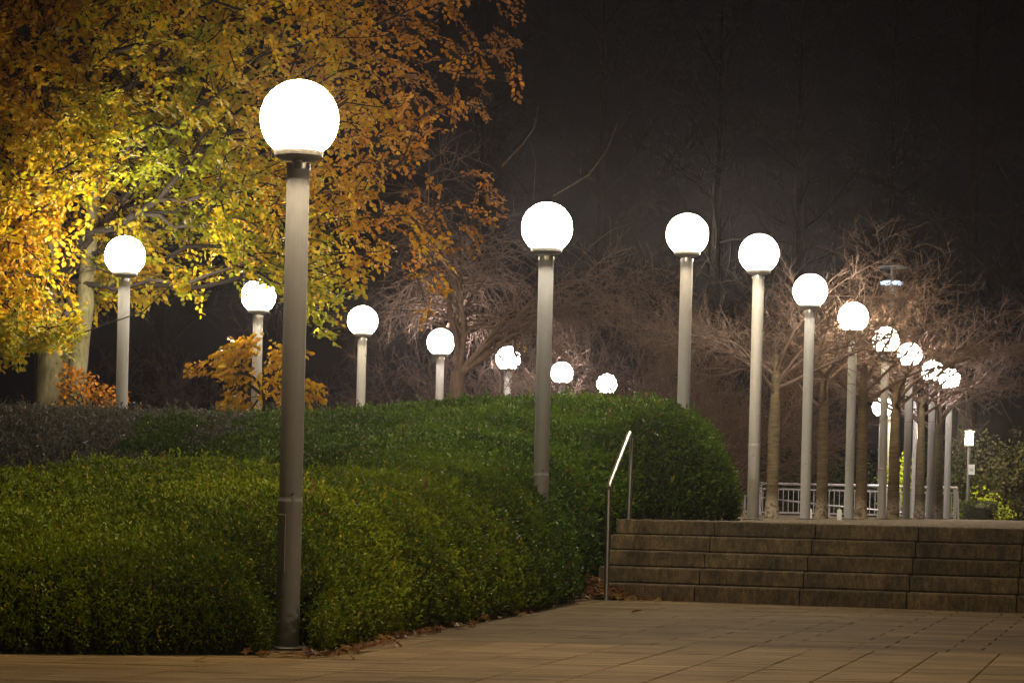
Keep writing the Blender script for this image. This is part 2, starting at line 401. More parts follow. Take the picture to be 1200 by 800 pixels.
Gz = np.vectorize(gz)(X, Y)
rr = np.where(Y > 25.8, .85, .5 + .22 * np.clip((Y - 15.5) / 3, 0, 1)) + .06 * nz
xl, yl = P(351, 140, 15.25).x, 15.25
D = np.where(ins, np.minimum(D, np.hypot(X - xl - .05, Y - np.clip(Y, 13.0, yl)) - .085), D)
t = np.clip((D - .05 + .03 * nz2) / rr, 0, 1); prof = np.sqrt(1 - (1 - t) ** 2)
Z = Gz + (Zt - Gz) * prof
Z = np.where(ins, Z, Gz)
print('hedge z', Z[ins].min(), Z[ins].max())
# which plant a cell belongs to
curve = 21.7 + .25 * np.clip(X + 2, 0, 5) + .35 * noise.noise((0, 0, 0))
who = np.where(Y < curve + .15 * nz, 0, 1); who = np.where((who == 1) & (X < -3.7 + 1.6 * nz + .8 * nz2), 2, who)
hname = [('boxwood_hedge', 'low rounded boxwood hedge bulging over the plaza around the tallest looking lamp', 'hedge', None),
         ('boxwood_hedge', 'tall dome of clipped dark green hedge rising behind the handrail and steps', 'hedge', None),
         ('dark_leaved_hedge', 'dark glittering small leaved hedge in front of the beech trunks at the left edge', 'hedge', None)]
I, J = np.meshgrid(np.arange(X.shape[0] - 1), np.arange(X.shape[1] - 1), indexing='ij')
okc = ins[:-1, :-1] & ins[1:, :-1] & ins[:-1, 1:] & ins[1:, 1:]
nX = X.shape[1]; VV = np.stack([X, Y, Z], 2).reshape(-1, 3)
gyz, gxz = np.gradient(Z, st_); NN = np.stack([-gxz, -gyz, np.ones_like(Z)], 2); NN /= np.linalg.norm(NN, axis=2, keepdims=True)
counts = [235000, 150000, 38000]
for w in range(3):
    nm, lb, ct, gp = hname[w]
    root = empty(nm, (0, 0, 0), lb, ct, gp)
    sel = okc & (who[:-1, :-1] == w); ci, cj = I[sel], J[sel]; a = ci * nX + cj
    q4 = np.stack([a, a + 1, a + nX + 1, a + nX], 1)
    used = np.unique(q4); remap = np.zeros(len(VV), int); remap[used] = np.arange(len(used))
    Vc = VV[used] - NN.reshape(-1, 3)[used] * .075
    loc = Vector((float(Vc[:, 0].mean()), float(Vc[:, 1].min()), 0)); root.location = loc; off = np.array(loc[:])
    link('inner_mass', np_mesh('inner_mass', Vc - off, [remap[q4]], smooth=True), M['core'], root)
    # leaves by area, denser when nearer
    e1 = VV[a + 1] - VV[a]; e2 = VV[a + nX] - VV[a]; ar = np.linalg.norm(np.cross(e1, e2), axis=1)
    yc = VV[a][:, 1]; wgt = ar * np.where(yc < 30.5, 1, .25) * (15 / np.maximum(yc, 13)) ** 1.6 
    wgt *= np.where(VV[a][:, 0] < -yc * .225 - .4, .12, 1)      # little beyond the left edge
    wgt *= np.where((np.abs(VV[a][:, 0] - xl - .03) < .105) & (yc < yl + .1), .0, 1)   # worn open where the pole stands
    idx = rng.choice(len(a), counts[w], p=wgt / wgt.sum()); uu = rng.random((counts[w], 2))
    k = a[idx]; pts = VV[k] * (1 - uu[:, :1]) * (1 - uu[:, 1:]) + VV[k + 1] * uu[:, :1] * (1 - uu[:, 1:]) + VV[k + nX] * (1 - uu[:, :1]) * uu[:, 1:] + VV[k + nX + 1] * uu[:, :1] * uu[:, 1:]
    nrm = NN.reshape(-1, 3)[k]
    clump = np.array([noise.noise((p[0] * 9, p[1] * 9, p[2] * 9)) for p in pts[:]])
    dep = -.075 + rng.random(counts[w]) ** .8 * .085 + .035 * clump
    pts = pts + nrm * dep[:, None]
    foot = pts[:, 2] - np.where(pts[:, 1] < 25.5, 0, tp) < .03 + .13 * rng.random(counts[w])
    pts[foot, 2] += .25 * rng.random(int(foot.sum())); pts = pts - nrm * (foot * .05)[:, None]
    rd = rng.normal(size=(counts[w], 3)); dirs = unit(nrm * .75 + np.array([0, 0, .35]) + unit(rd) * .95)
    nl = unit(rng.normal(size=(counts[w], 3)))
    sz = (.017 + .011 * rng.random(counts[w])) * (np.maximum(pts[:, 1], 15) / 16) ** .72
    Vl, Fl, kk = leaves(pts - off, dirs, nl, sz * 1.25, sz * .72)
    big = np.array([noise.noise((p[0] * .9, p[1] * .9, 5.)) for p in pts[::1]])
    hue = rng.random(counts[w]); c0 = np.array([.085, .135, .006]); c1_ = np.array([.25, .335, .007]); c2_ = np.array([.36, .32, .015])
    f1 = np.clip(.45 + .9 * big + .35 * (hue - .5) * 2, 0, 1)[:, None]
    col = c0 * (1 - f1) + c1_ * f1; yel = (hue > .93)[:, None]; col = np.where(yel, c2_, col)
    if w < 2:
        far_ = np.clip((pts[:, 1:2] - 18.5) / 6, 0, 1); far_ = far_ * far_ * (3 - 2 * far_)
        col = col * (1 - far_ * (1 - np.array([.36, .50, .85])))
    if w == 1: col *= 1.0 * (1 - .35 * np.clip((-1.8 - pts[:, :1]) / 1.2, 0, 1) * (pts[:, 1:2] > 24))  # darker leaves at left rear: shade of the hollow put into the colour
    if w == 2: col = np.array([.07, .07, .055]) * (0.6 + .9 * hue[:, None])
    brown = (rng.random(counts[w]) < .012)[:, None]; col = np.where(brown, np.array([.16, .07, .02]), col)
    # stray upright shoots that break the clipped surface
    nsh = (2600, 1900, 500)[w]; ks = rng.choice(counts[w], nsh); nl_ = 7
    ud = unit(nrm[ks] * .55 + np.array([0, 0, .75]) + rng.normal(size=(nsh, 3)) * .3); ln_ = rng.uniform(.03, .10, nsh) * (pts[ks][:, 1] / 16) ** .4
    tt = np.tile(np.arange(nl_) / (nl_ - 1), nsh); rp_ = np.repeat(np.arange(nsh), nl_)
    c_s = pts[ks][rp_] + nrm[ks][rp_] * .01 + ud[rp_] * (ln_[rp_] * tt)[:, None]
    d_s = unit(ud[rp_] * .8 + unit(rng.normal(size=(len(rp_), 3))) * .75)
    V2, F2, _k = leaves(c_s - off, d_s, unit(rng.normal(size=(len(rp_), 3))), sz[ks][rp_] * 1.2, sz[ks][rp_] * .65)
    col2 = col[ks][rp_] * rng.uniform(.9, 1.35, (len(rp_), 1))
    Vl = np.concatenate([Vl, V2]); Fl = np.concatenate([Fl, F2 + 4 * len(col)]); col = np.concatenate([col, col2])
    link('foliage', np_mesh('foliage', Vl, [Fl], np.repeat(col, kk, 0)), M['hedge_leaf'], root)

# ---------------------------------------------------------------- globe lamps
def lamp_parts(root, gm, H=3.38):
    mb = MB(); mb.lathe([(.0756, 0.0), (.0756, .935), (.0756, .953), (.0748, .954), (.0748, .957), (.0742, .958), (.0742, .975), (.0735, H - .30), (.070, H - .29)], 32); mb.lathe([(.03, H - .291), (.03, H - .25)], 16)
    pole = link('pole', mb.mesh('pole', True), M['pole'], root)
    mb = MB(); R_ = Matrix.Rotation(math.radians(-28), 4, 'Z'); mb.box(-.032, .032, -.0775, -.070, .5, .86, R_, .002); link('access_door', mb.mesh('access_door'), M['pole'], pole)
    mb = MB(); mb.tube([R_ @ Vector((0, -.072, .82)), R_ @ Vector((0, -.083, .82))], .008, 8); link('bolt', mb.mesh('bolt'), M['dark'], pole)
    mb = MB(); mb.tube([(.03, -.06, .99), (.036, -.080, .99)], .008, 8)
    link('bolt', mb.mesh('bolt'), M['dark'], pole)
    mb = MB(); mb.lathe([(.135, 0), (.135, .014), (.128, .02), (.085, .022)], 32); link('base_plate', mb.mesh('base_plate', True), M['dark'], root)
    mb = MB(); mb.lathe([(.0755, H - .32), (.0765, H - .315), (.0765, H - .285), (.066, H - .283)], 32)
    for k in range(3):
        a = 2 * math.pi * k / 3 + .6; mb.tube([(.07 * math.cos(a), .07 * math.sin(a), H - .30), (.088 * math.cos(a), .088 * math.sin(a), H - .30)], .008, 8)
    link('collar', mb.mesh('collar', True), M['bright'], root)
    mb = MB(); mb.lathe([(.04, H - .284), (.04, H - .262), (.12, H - .258), (.152, H - .238), (.157, H - .215), (.157, H - .205), (.10, H - .204)], 40); link('globe_holder', mb.mesh('globe_holder', True), M['dark'], root)
    n = 18; prof = []
    a0 = math.acos(.2 / .25)
    for i in range(n + 1):
        a = math.pi - a0 - (math.pi - a0) * i / n; prof.append((max(.25 * math.sin(a), .0008), H + .25 * math.cos(a)))
    mb = MB(); mb.lathe(prof, 32); link('globe', mb.mesh('globe', True), gm, root)
grpP = 'globe lamps lining the plaza and terrace'; grpB = 'globe lamps curving away behind the hedge'
LL = [(351, 140, 15.25, 0.0, 'globe_warm', 'nearest and largest globe lamp, its grey pole standing before the boxwood hedge', grpP),
      (641, 267, None, .30, 'globe_neutral', 'globe lamp whose thick pole sinks into the hedge left of the handrail', grpP),
      (805.5, 275, None, .82, 'globe_warm', 'globe lamp rising from the back of the clipped hedge dome, with a wide warm halo', grpP),
      (889.5, 297.5, None, .82, 'globe_neutral', 'globe lamp with a pale pole just right of the hedge dome', grpP),
      (949.5, 341, None, .82, 'globe_neutral', 'second globe lamp along the terrace row, between the first two banded tree trunks', grpP),
      (1000, 372, None, .82, 'globe_warm', 'third globe lamp along the terrace row, left of the widest banded trunk', grpP),
      (1038, 398.5, None, .82, 'globe_warm', 'fourth globe lamp along the terrace row, crossed by one thick branch', grpP),
      (1066, 416, None, .82, 'globe_cool', 'small globe lamp veiled by bare twigs, fifth along the terrace row', grpP),
      (1093, 435, None, .82, 'globe_cool', 'left one of two overlapping small globe lamps behind dense twigs', grpP),
      (1113, 444, None, .82, 'globe_cool', 'right one of two overlapping small globe lamps, farthest in the terrace row', grpP),
      (1034, 477, 60.6, .2, 'globe_cool', 'low small globe lamp beyond the railing, half hidden behind another pole', grpP),
      (146.5, 300, None, .55, 'globe_neutral', 'globe lamp beside the twin beech trunks under the yellow leaves', grpB),
      (303, 347, None, .55, 'globe_neutral', 'globe lamp with yellow leaves hanging over its top and orange leaves round its pole', grpB),
      (425, 376, None, .55, 'globe_warm', 'globe lamp with slim pale pole right of the orange beech branches', grpB),
      (516.5, 401, None, .55, 'globe_cool', 'globe lamp touching the forked limb of the dark low trunk on the hedge crest', grpB),
      (595.5, 420, None, .55, 'globe_cool', 'globe lamp behind twigs that carry a few last yellow leaves', grpB),
      (658.5, 437, None, .55, 'globe_cool', 'small globe lamp just right of the thick pole, low over the hedge', grpB),
      (711, 450, None, .55, 'globe_cool', 'smallest and lowest globe lamp over the hedge crest, crossed by a slanting branch', grpB)]
protos = {}
lampD = []
for px, py, d, g0, gm, lb, gp in LL:
    H = 3.38 - CZ + g0
    if d is None:
        d = H / ray(px, py)[1]
    c = P(px, py, d); lampD.append((px, d))
    if gm not in protos:
        o = empty('globe_lamp', (0, 0, 0), lb, 'street lamp', gp); lamp_parts(o, M[gm]); protos[gm] = o
    else:
        o = copy_tree(protos[gm])
    tag(o, lb, 'street lamp', gp); o.location = (c.x, c.y, c.z - 3.38)
    if d > 26: # far lamps sink their unseen foot in the ground
        pass
    o.rotation_euler = (0, 0, random.uniform(-.3, .3))
print([(p, round(d, 1)) for p, d in lampD])
# the next lamps of the row and of the plaza's other side, beside the camera
for x, y, lb in ((5.9, 10.6, 'globe lamp on the right side of the plaza, out of the picture'),):
    o = copy_tree(protos['globe_warm']); o.location = (x, y, 0); tag(o, lb, 'street lamp', grpP)

# ---------------------------------------------------------------- handrail
hr = empty('handrail', G(711, 690), 'brushed steel handrail sloping up beside the left end of the stone steps', 'handrail')
p1 = P(711, 680, 24.2); x1 = p1.x; y1 = 24.2; zb1 = 0.0
t1 = P(711, 569, 24.2).z; y2 = 25.7; q2 = P(738, 506, 25.7); x2 = q2.x; t2 = q2.z; zb2 = tp
mb = MB()
a_ = Vector((x1, y1, 0)); b_ = Vector((x1, y1, t1)); c_ = Vector((x2, y2, t2)); d_ = Vector((x2 + .01, y2 + .05, tp - .01))
def bend(p, q, r, rad=.05, n=6):
    a = q + (p - q).normalized() * rad; b = q + (r - q).normalized() * rad
    return [(a * (1 - t) ** 2 + q * 2 * t * (1 - t) + b * t * t) for t in [i / n for i in range(n + 1)]]
rt = .025
mb.tube([a_, b_ - Vector((0, 0, .02))], rt, 14); link('post', mb.mesh('post', True), M['bright'], hr).location = -hr.location
c2 = Vector((x2 + .03, y2 + .03, t2 - .005))
mb = MB(); mb.tube(bend(b_ + Vector((0, -.1, -.06)), b_ + Vector((0, 0, .0)), c_, .04) + bend(b_, c_, c2 + Vector((0, 0, -.2)), .05) , rt, 14); link('rail', mb.mesh('rail', True), M['bright'], hr).location = -hr.location
mb = MB(); mb.tube([c2 + Vector((0, 0, -.05)), d_], rt, 14); link('post', mb.mesh('post', True), M['bright'], hr).location = -hr.location
mb = MB(); mb.lathe([(.045, 0), (.045, .008), (.022, .012)], 20, (x1, y1, .0)); link('foot_flange', mb.mesh('foot_flange', True), M['bright'], hr).location = -hr.location
mb = MB(); mb.lathe([(.045, 0), (.045, .008), (.022, .012)], 20, (d_.x, d_.y, tp - .006)); link('foot_flange', mb.mesh('foot_flange', True), M['bright'], hr).location = -hr.location

# ---------------------------------------------------------------- railing behind the terrace
FY = 58.6
def fx(px): return P(px, 590, FY).x
gr_ = tp
fr = empty('metal_railing', (fx(873), FY, gr_), 'long low grey metal railing with upright bars behind the banded trunks', 'railing'); fo = fr.location
zt, zm, zb = P(970, 567.8, FY).z, P(970, 574, FY).z, P(970, 601.5, FY).z
def rl(name, f, mt='galv', par=fr):
    mb = MB(); f(mb); return link(name, mb.mesh(name), M[mt], par)
xa, xb = fx(868), fx(1121)
rl('top_rail', lambda m: m.tube([(0, 0, zt - gr_), (xb - fo.x, 0, zt - gr_)], .03, 8))
rl('middle_rail', lambda m: m.box(0, xb - fo.x, -.012, .012, zm - gr_ - .02, zm - gr_ + .02))
rl('bottom_rail', lambda m: m.box(0, xb - fo.x, -.012, .012, zb - gr_ - .02, zb - gr_ + .02))
def bars(m):
    x = .06
    while x < xb - fo.x:
        m.box(x - .009, x + .009, -.006, .006, zb - gr_ + .021, zm - gr_ - .021); x += .125
rl('upright_bars', bars)
for px in (891, 1038, 1080, 1119):
    x = fx(px) - fo.x; rl('post', lambda m: m.box(x - .03, x + .03, -.035, .035, -.05, zt - gr_ - .031))
rl('end_brace', lambda m: m.tube([(xb - fo.x, 0, zt - gr_), (xb - fo.x + .05, .1, .5), (xb - fo.x + .09, .2, -.05)], .025, 8))
rr_ = empty('ramp_handrail', P(873, 603, 60.2), 'thin pale handrail running down a ramp behind the upright bars', 'handrail')
ro = rr_.location; pts = [P(a, b, 60.2) - ro for a, b in ((873, 580), (911, 585), (972, 592), (1017, 596), (1060, 600.5), (1118, 602.5))]
mb = MB(); mb.tube(pts, .026, 8); link('rail', mb.mesh('rail', True), M['bright'], rr_)
for i in (0, 2, 4):
    mb = MB(); q_ = pts[i]; mb.tube([(q_.x, q_.y, q_.z), (q_.x, q_.y, gz(q_.x + ro.x, 60.2) - .05 - ro.z)], .02, 8); link('post', mb.mesh('post'), M['galv'], rr_)
for px, w_, lb in ((949, .03, 'slim white marker stake at the foot of the second terrace lamp'), (983.5, .032, 'stouter white marker stake between the second banded trunk and the third lamp')):
    q_ = G(px, 608.5, tp); q_ = P(px, 604, 37.5); mb = MB(); mb.box(-w_, w_, -w_, w_, -.03, .155, bev=.004); mb.box(-w_ * .7, w_ * .7, -w_ * .7, w_ * .7, .155, .165)
    o = link('marker_stake', mb.mesh('marker_stake'), M['white']); o.location = (q_.x, 37.5, tp); tag(o, lb, 'stake', 'white marker stakes on the terrace')

# slim bluish pole with a band, and the disc lamp
mp = empty('slim_pole', (P(1070, 600, 59.5).x, 58.2, tp), 'slim bluish grey pole with a dark band among the dark trunks', 'pole')
mb = MB(); mb.lathe([(.06, 0), (.055, 1.2), (.05, 2.9), (.045, 3.0)], 16); link('shaft', mb.mesh('shaft', True), M['galv'], mp)
mb = MB(); mb.lathe([(.064, 2.45), (.064, 2.56)], 16); link('band', mb.mesh('band', True), M['dark'], mp)
mp.location = P(1070, 600, 58.2); mp.location.z = tp
dl = P(1045, 332, 62); dlp = empty('disc_lamp', (dl.x, 62, gz(dl.x, 62)), 'tall disc lamp glowing blue white through the highest twigs', 'street lamp')
hz = dl.z - dlp.location.z
mb = MB(); mb.lathe([(.08, 0), (.07, 2), (.045, hz - .2), (.04, hz + .45)], 16); link('mast', mb.mesh('mast', True), M['dark'], dlp)
mb = MB(); mb.lathe([(.05, hz + .48), (.40, hz + .40), (.41, hz + .42), (.05, hz + .53)], 28); link('reflector', mb.mesh('reflector', True), M['dark'], dlp)
mb = MB(); n = 28; prof = []
for k in range(n + 1):
    pass
ringp = [(.33, hz - .05), (.36, hz), (.33, hz + .05), (.24, hz + .06), (.24, hz - .05)]
mb.lathe([(.20, hz + .0), (.30, hz - .03), (.30, hz + .03), (.20, hz + .06)], 28, caps=False); mb.v = [(x, y, z) for x, y, z in mb.v]; mb.f = [f for f in mb.f]
link('light_ring', mb.mesh('light_ring', True), M['ring_light'], dlp)
mb = MB(); mb.lathe([(.06, hz - .3), (.16, hz - .22), (.19, hz - .06), (.05, hz - .05)], 24); link('lamp_housing', mb.mesh('lamp_housing', True), M['dark'], dlp)

# small lantern on a post with a notice
lp = P(1134, 600, 61); ln = empty('post_lantern', (lp.x, 61, .8), 'small bright lantern on a dark post with a pale notice below it', 'street lamp')
ltop = P(1134, 502, 61).z - .8; lbot = P(1134, 521.5, 61).z - .8
mb = MB(); mb.lathe([(.05, -.8), (.045, lbot - .02)], 14); link('post', mb.mesh('post', True), M['dark'], ln)
mb = MB()
for k in range(4):
    a = math.pi / 4 + k * math.pi / 2; mb.tube([(.12 * math.cos(a), .12 * math.sin(a), lbot), (.12 * math.cos(a), .12 * math.sin(a), ltop - .06)], .008, 6)
mb.lathe([(.05, lbot - .03), (.13, lbot - .01), (.13, lbot + .01)], 16); mb.lathe([(.14, ltop - .07), (.14, ltop - .055), (.04, ltop - .01), (.01, ltop)], 16)
link('frame', mb.mesh('frame', True), M['dark'], ln)
mb = MB(); mb.lathe([(.075, lbot + .02), (.085, lbot + .1), (.085, ltop - .15), (.07, ltop - .09)], 20); link('light_glass', mb.mesh('light_glass', True), M['lantern_light'], ln)
sz_ = P(1137, 525, 61 ).z; nb = P(1137.5, 550, 61)
mb = MB(); zc = P(1137.5, 550, 61).z - .8; mb.box(-.02, .14, -.075, -.06, zc - .13, zc + .13, bev=.003); sg = link('notice', mb.mesh('notice'), M['white'], ln)
mb = MB()
for zz, w_ in ((-.005, .05), (-.03, .04), (.02, .045)): mb.box(.06 - w_, .06 + w_, -.0775, -.0752, zc + zz - .006, zc + zz + .006)
link('lettering', mb.mesh('lettering'), M['ink'], sg)

# ---------------------------------------------------------------- trees
def grow(points, root_pts, bias=.35, wig=.0):
    """connect crown points to the nearest node, outwards from the given root nodes; returns nodes, parent, count"""
    nodes = [np.array(p, float) for p in root_pts]; par = list(range(-1, len(root_pts) - 1)); plen = [0.0]
    for i in range(1, len(root_pts)): plen.append(plen[-1] + np.linalg.norm(nodes[i] - nodes[i - 1]) * .4)
    base = nodes[-1]; order = np.argsort(np.linalg.norm(points - base, axis=1))
    A = np.zeros((len(root_pts) + len(points), 3)); A[:len(root_pts)] = nodes; PL = np.zeros(len(A)); PL[:len(root_pts)] = plen; n = len(root_pts); par = par + [0] * len(points)
    first = max(1, n - 3)
    for k in order:
        p = points[k]; d = np.linalg.norm(A[first:n] - p, axis=1); c = d + bias * PL[first:n]; j = int(np.argmin(c)) + first
        A[n] = p; par[n] = j; PL[n] = PL[j] + d[j - first]; n += 1
    cnt = np.ones(n)
    par = np.array(par)
    for i in range(n - 1, 0, -1): cnt[par[i]] += cnt[i]
    return A, par, cnt
def limb_mesh(name, A, par, cnt, nroot, tip=.004, expo=.46, spurs=0, spur_len=.12, rmax=.5, seed=1, droop=0, spur_r=.0026):
    rg = np.random.default_rng(seed); i = np.arange(nroot, len(A)); p0 = A[par[i]]; p1 = A[i]
    rad = np.minimum(tip * cnt ** expo, rmax); r1 = rad[i]; r0 = np.minimum(rad[par[i]], r1 * 1.5)
    # bend each segment once so limbs are not straight rods
    L = np.linalg.norm(p1 - p0, axis=1, keepdims=True); mid = (p0 + p1) / 2 + rg.normal(size=p0.shape) * L * .07 + np.array([0, 0, 1]) * L * .05
    rm = (r0 + r1) / 2; Vs = []; Fs = []; o = 0
    thick = r1 > .012
    for msk, sd_ in ((thick, 6), (~thick, 3)):
        for a, b, ra, rb in ((p0, mid, r0, rm), (mid, p1, rm, r1)):
            if msk.sum() == 0: continue
            Vv, Ff = frusta(a[msk], b[msk], ra[msk], rb[msk], sd_); Vs.append(Vv); Fs.append(Ff + o); o += len(Vv)
    if spurs:
        n = spurs; w_ = np.where(thick, .3, 1.0) * L[:, 0]; k = rg.choice(len(i), n, p=w_ / w_.sum()); t = rg.random((n, 1))
        s0 = np.where(t < .5, p0[k] * (1 - 2 * t) + mid[k] * 2 * t, mid[k] * (2 - 2 * t) + p1[k] * (2 * t - 1)); ax = unit(p1[k] - p0[k])
        d = unit(ax * .7 + unit(rg.normal(size=(n, 3))) * .8 + np.array([0, 0, .45 - droop])); ln_ = (spur_len * rg.lognormal(0, .5, n))[:, None]
        s1 = s0 + d * ln_ * .55; d2 = unit(d + unit(rg.normal(size=(n, 3))) * .45); s2 = s1 + d2 * ln_ * .45
        rs = np.full(n, spur_r)
        for a, b, ra, rb in ((s0, s1, rs * 1.4, rs), (s1, s2, rs, rs * .6)):
            Vv, Ff = frusta(a, b, ra, rb, 3); Vs.append(Vv); Fs.append(Ff + o); o += len(Vv)
    return np_mesh(name, np.concatenate(Vs), [np.concatenate([f for f in Fs])], smooth=False)
def trunk_mesh(name, pts, rs, n=16, seed=0, lump=.06):
    mb = MB(); P_ = []; R_ = []
    m_ = 5
    for i in range(len(pts) - 1):
        for k in range(m_):
            t = k / m_; P_.append(Vector(pts[i]).lerp(Vector(pts[i + 1]), t)); R_.append(rs[i] * (1 - t) + rs[i + 1] * t)
    P_.append(Vector(pts[-1])); R_.append(rs[-1]); mb.tube(P_, R_, n)
    c = [P_[min(len(P_) - 1, i // n)] for i in range(len(mb.v))]
    mb.v = [tuple(Vector(v) + (Vector(v) - c[i]) * (lump * 2 * noise.noise((v[0] * 6 + seed, v[1] * 6, v[2] * 2)))) for i, v in enumerate(mb.v)]
    return mb.mesh(name, True)
def arch(seed, start, nl, L, elev, rbase, ns=(13, 8, 4), gap=(0, 2, 1), curve=-.035, l2=.42, l3=.34, wig=.09, up=.0, tipr=.0043, spurs=3000, spur_len=.12, zs=0.0, flat=1.0, azs=None):
    """limbs, branches and twigs grown outwards from the head of a trunk"""
    rg = np.random.default_rng(seed); seg = []
    def chain(p, d, length, n, r0, lev):
        p = np.array(p, float); d = np.array(d, float); d /= np.linalg.norm(d); st = length / n; out = []
        for k in range(n):
            d = d + rg.normal(size=3) * wig + np.array([0, 0, curve if lev == 0 else (curve * .8 + up)]); d /= np.linalg.norm(d)
            q = p + d * st * rg.uniform(.8, 1.2); ra = max(tipr, r0 * (1 - k / n) ** .8); rb = max(tipr * .8, r0 * (1 - (k + 1) / n) ** .8)
            seg.append((p, q, ra, rb, lev)); out.append((q, d.copy(), rb)); p = q
        return out
    az0 = rg.uniform(0, 6.28)
    for l in range(nl):
        az = az0 + l * 6.283 / nl + rg.normal() * .25; el = math.radians(rg.uniform(*elev))
        if azs: az, el = math.radians(azs[l][0]), math.radians(azs[l][1])
        z = start[2] - zs * rg.random()
        d = (math.cos(az) * math.cos(el), math.sin(az) * math.cos(el) * flat, math.sin(el))
        for k, (q, dd, r) in enumerate(chain((start[0], start[1], z), d, L * rg.uniform(.75, 1.15), ns[0], rbase * rg.uniform(.7, 1), 0)):
            if k < gap[1]: continue
            for m_ in range(2 if rg.random() < .45 else 1):
                sv = np.cross(dd, [0, 0, 1]); sv /= np.linalg.norm(sv) + 1e-6; sg = 1 if (k + m_) % 2 else -1
                d2 = dd * .75 + sv * sg * rg.uniform(.5, .95) + np.array([0, 0, rg.normal() * .35 + .1])
                for k2, (q2, dd2, r2) in enumerate(chain(q, d2, L * l2 * (1 - .55 * k / ns[0]) * rg.uniform(.6, 1.25), ns[1], r * .55, 1)):
                    if k2 < 1: continue
                    for _ in range(1 if rg.random() < .72 else 0):
                        d3 = dd2 * .7 + unit(rg.normal(size=(1, 3)))[0] * .8 + np.array([0, 0, .12 + up * 2])
                        chain(q2, d3, L * l3 * l2 * rg.uniform(.5, 1.3), ns[2], max(tipr * 1.2, r2 * .6), 2)
    p0 = np.array([a[0] for a in seg]); p1 = np.array([a[1] for a in seg]); r0 = np.array([a[2] for a in seg]); r1 = np.array([a[3] for a in seg]); lv = np.array([a[4] for a in seg])
    Vs = []; Fs = []; o = 0
    for msk, sd_ in ((r0 > .014, 7), (r0 <= .014, 3)):
        Vv, Ff = frusta(p0[msk], p1[msk], r0[msk], r1[msk], sd_); Vs.append(Vv); Fs.append((Ff + o)); o += len(Vv)
    if spurs:
        c = np.where(lv > 0)[0]; k = rg.choice(c, spurs); t = rg.random((spurs, 1)); s0 = p0[k] * (1 - t) + p1[k] * t
        d = unit(unit(p1[k] - p0[k]) * .6 + unit(rg.normal(size=(spurs, 3))) * .8 + np.array([0, 0, .3 + up])); s1 = s0 + d * spur_len * rg.lognormal(0, .45, spurs)[:, None]
        Vv, Ff = frusta(s0, s1, np.full(spurs, tipr), np.full(spurs, tipr * .6), 3); Vs.append(Vv); Fs.append(Ff + o); o += len(Vv)
    return np.concatenate(Vs), np.concatenate(Fs)
def cherry(seed, L=2.7, trunk_h=2.6, nl=9, elev=(20, 58), rt=.095, spurs=1700, **kw):
    V, Fc = arch(seed, (.02, 0, trunk_h), nl, L, elev, rt * .40, spurs=spurs, zs=.75, **kw)
    tm = trunk_mesh('trunk', [(0, 0, -.1), (0, 0, 0), (.005, 0, .3), (.01, 0, trunk_h * .6), (.02, .0, trunk_h * .85), (.022, 0, trunk_h + .02)], [rt * 1.35, rt * 1.25, rt * 1.02, rt * .92, rt * .75, rt * .42], seed=seed)
    cm = np_mesh('crown', V, [Fc])
    tm.materials.append(M['cherry_bark']); cm.materials.append(M['twig_bark']); return tm, cm
ch = [cherry(s) for s in (3, 5, 8)]
ch += [cherry(21, 3.6, 1.0, 13, (20, 68), .085, 3200), cherry(25, 3.3, .9, 12, (18, 66), .075, 3200)]
def put_tree(nm, v, loc, rz, sc, label, cat, group):
    o = empty(nm, loc, label, cat, group, rz); o.scale = sc if isinstance(sc, tuple) else (sc,) * 3
    for n_, me in zip(('trunk', 'crown'), ch[v]):
        c = bpy.data.objects.new(n_, me); C.objects.link(c); c.parent = o
    return o
gT = 'bare cherry trees in a row on the terrace'
for k, (px, d, v, rz, sc, lb) in enumerate([
        (904, 37.5, 0, .3, (1, 1, .98), 'bare cherry tree with slender banded trunk, nearest of the terrace row'),
        (963, 41.5, 1, 2.1, (1.03, 1.03, 1.0), 'bare cherry tree with ringed trunk and pale rough foot, second of the terrace row'),
        (1009, 44.0, 2, 4.0, (1.12, 1.12, 1.06), 'bare cherry tree with the widest, slightly leaning banded trunk'),
        (1046, 47.0, 0, 5.3, (1.15, 1.15, 1.06), 'bare cherry tree with greenish banded trunk and long branches reaching right'),
        (1077, 51.0, 1, 1.0, (1.05, 1.05, 1.0), 'bare cherry tree with dark narrow trunk right of the slim bluish pole'),
        (1099, 55.0, 2, 3.0, (1.1, 1.1, 1.0), 'bare cherry tree with dark trunk, last of the terrace row before the lantern')]):
    q_ = P(px, 603, d); put_tree('bare_cherry_tree', v, (q_.x, d, tp - .01), rz, sc, lb, 'tree', gT)
gS = 'bare spreading trees behind the hedge'
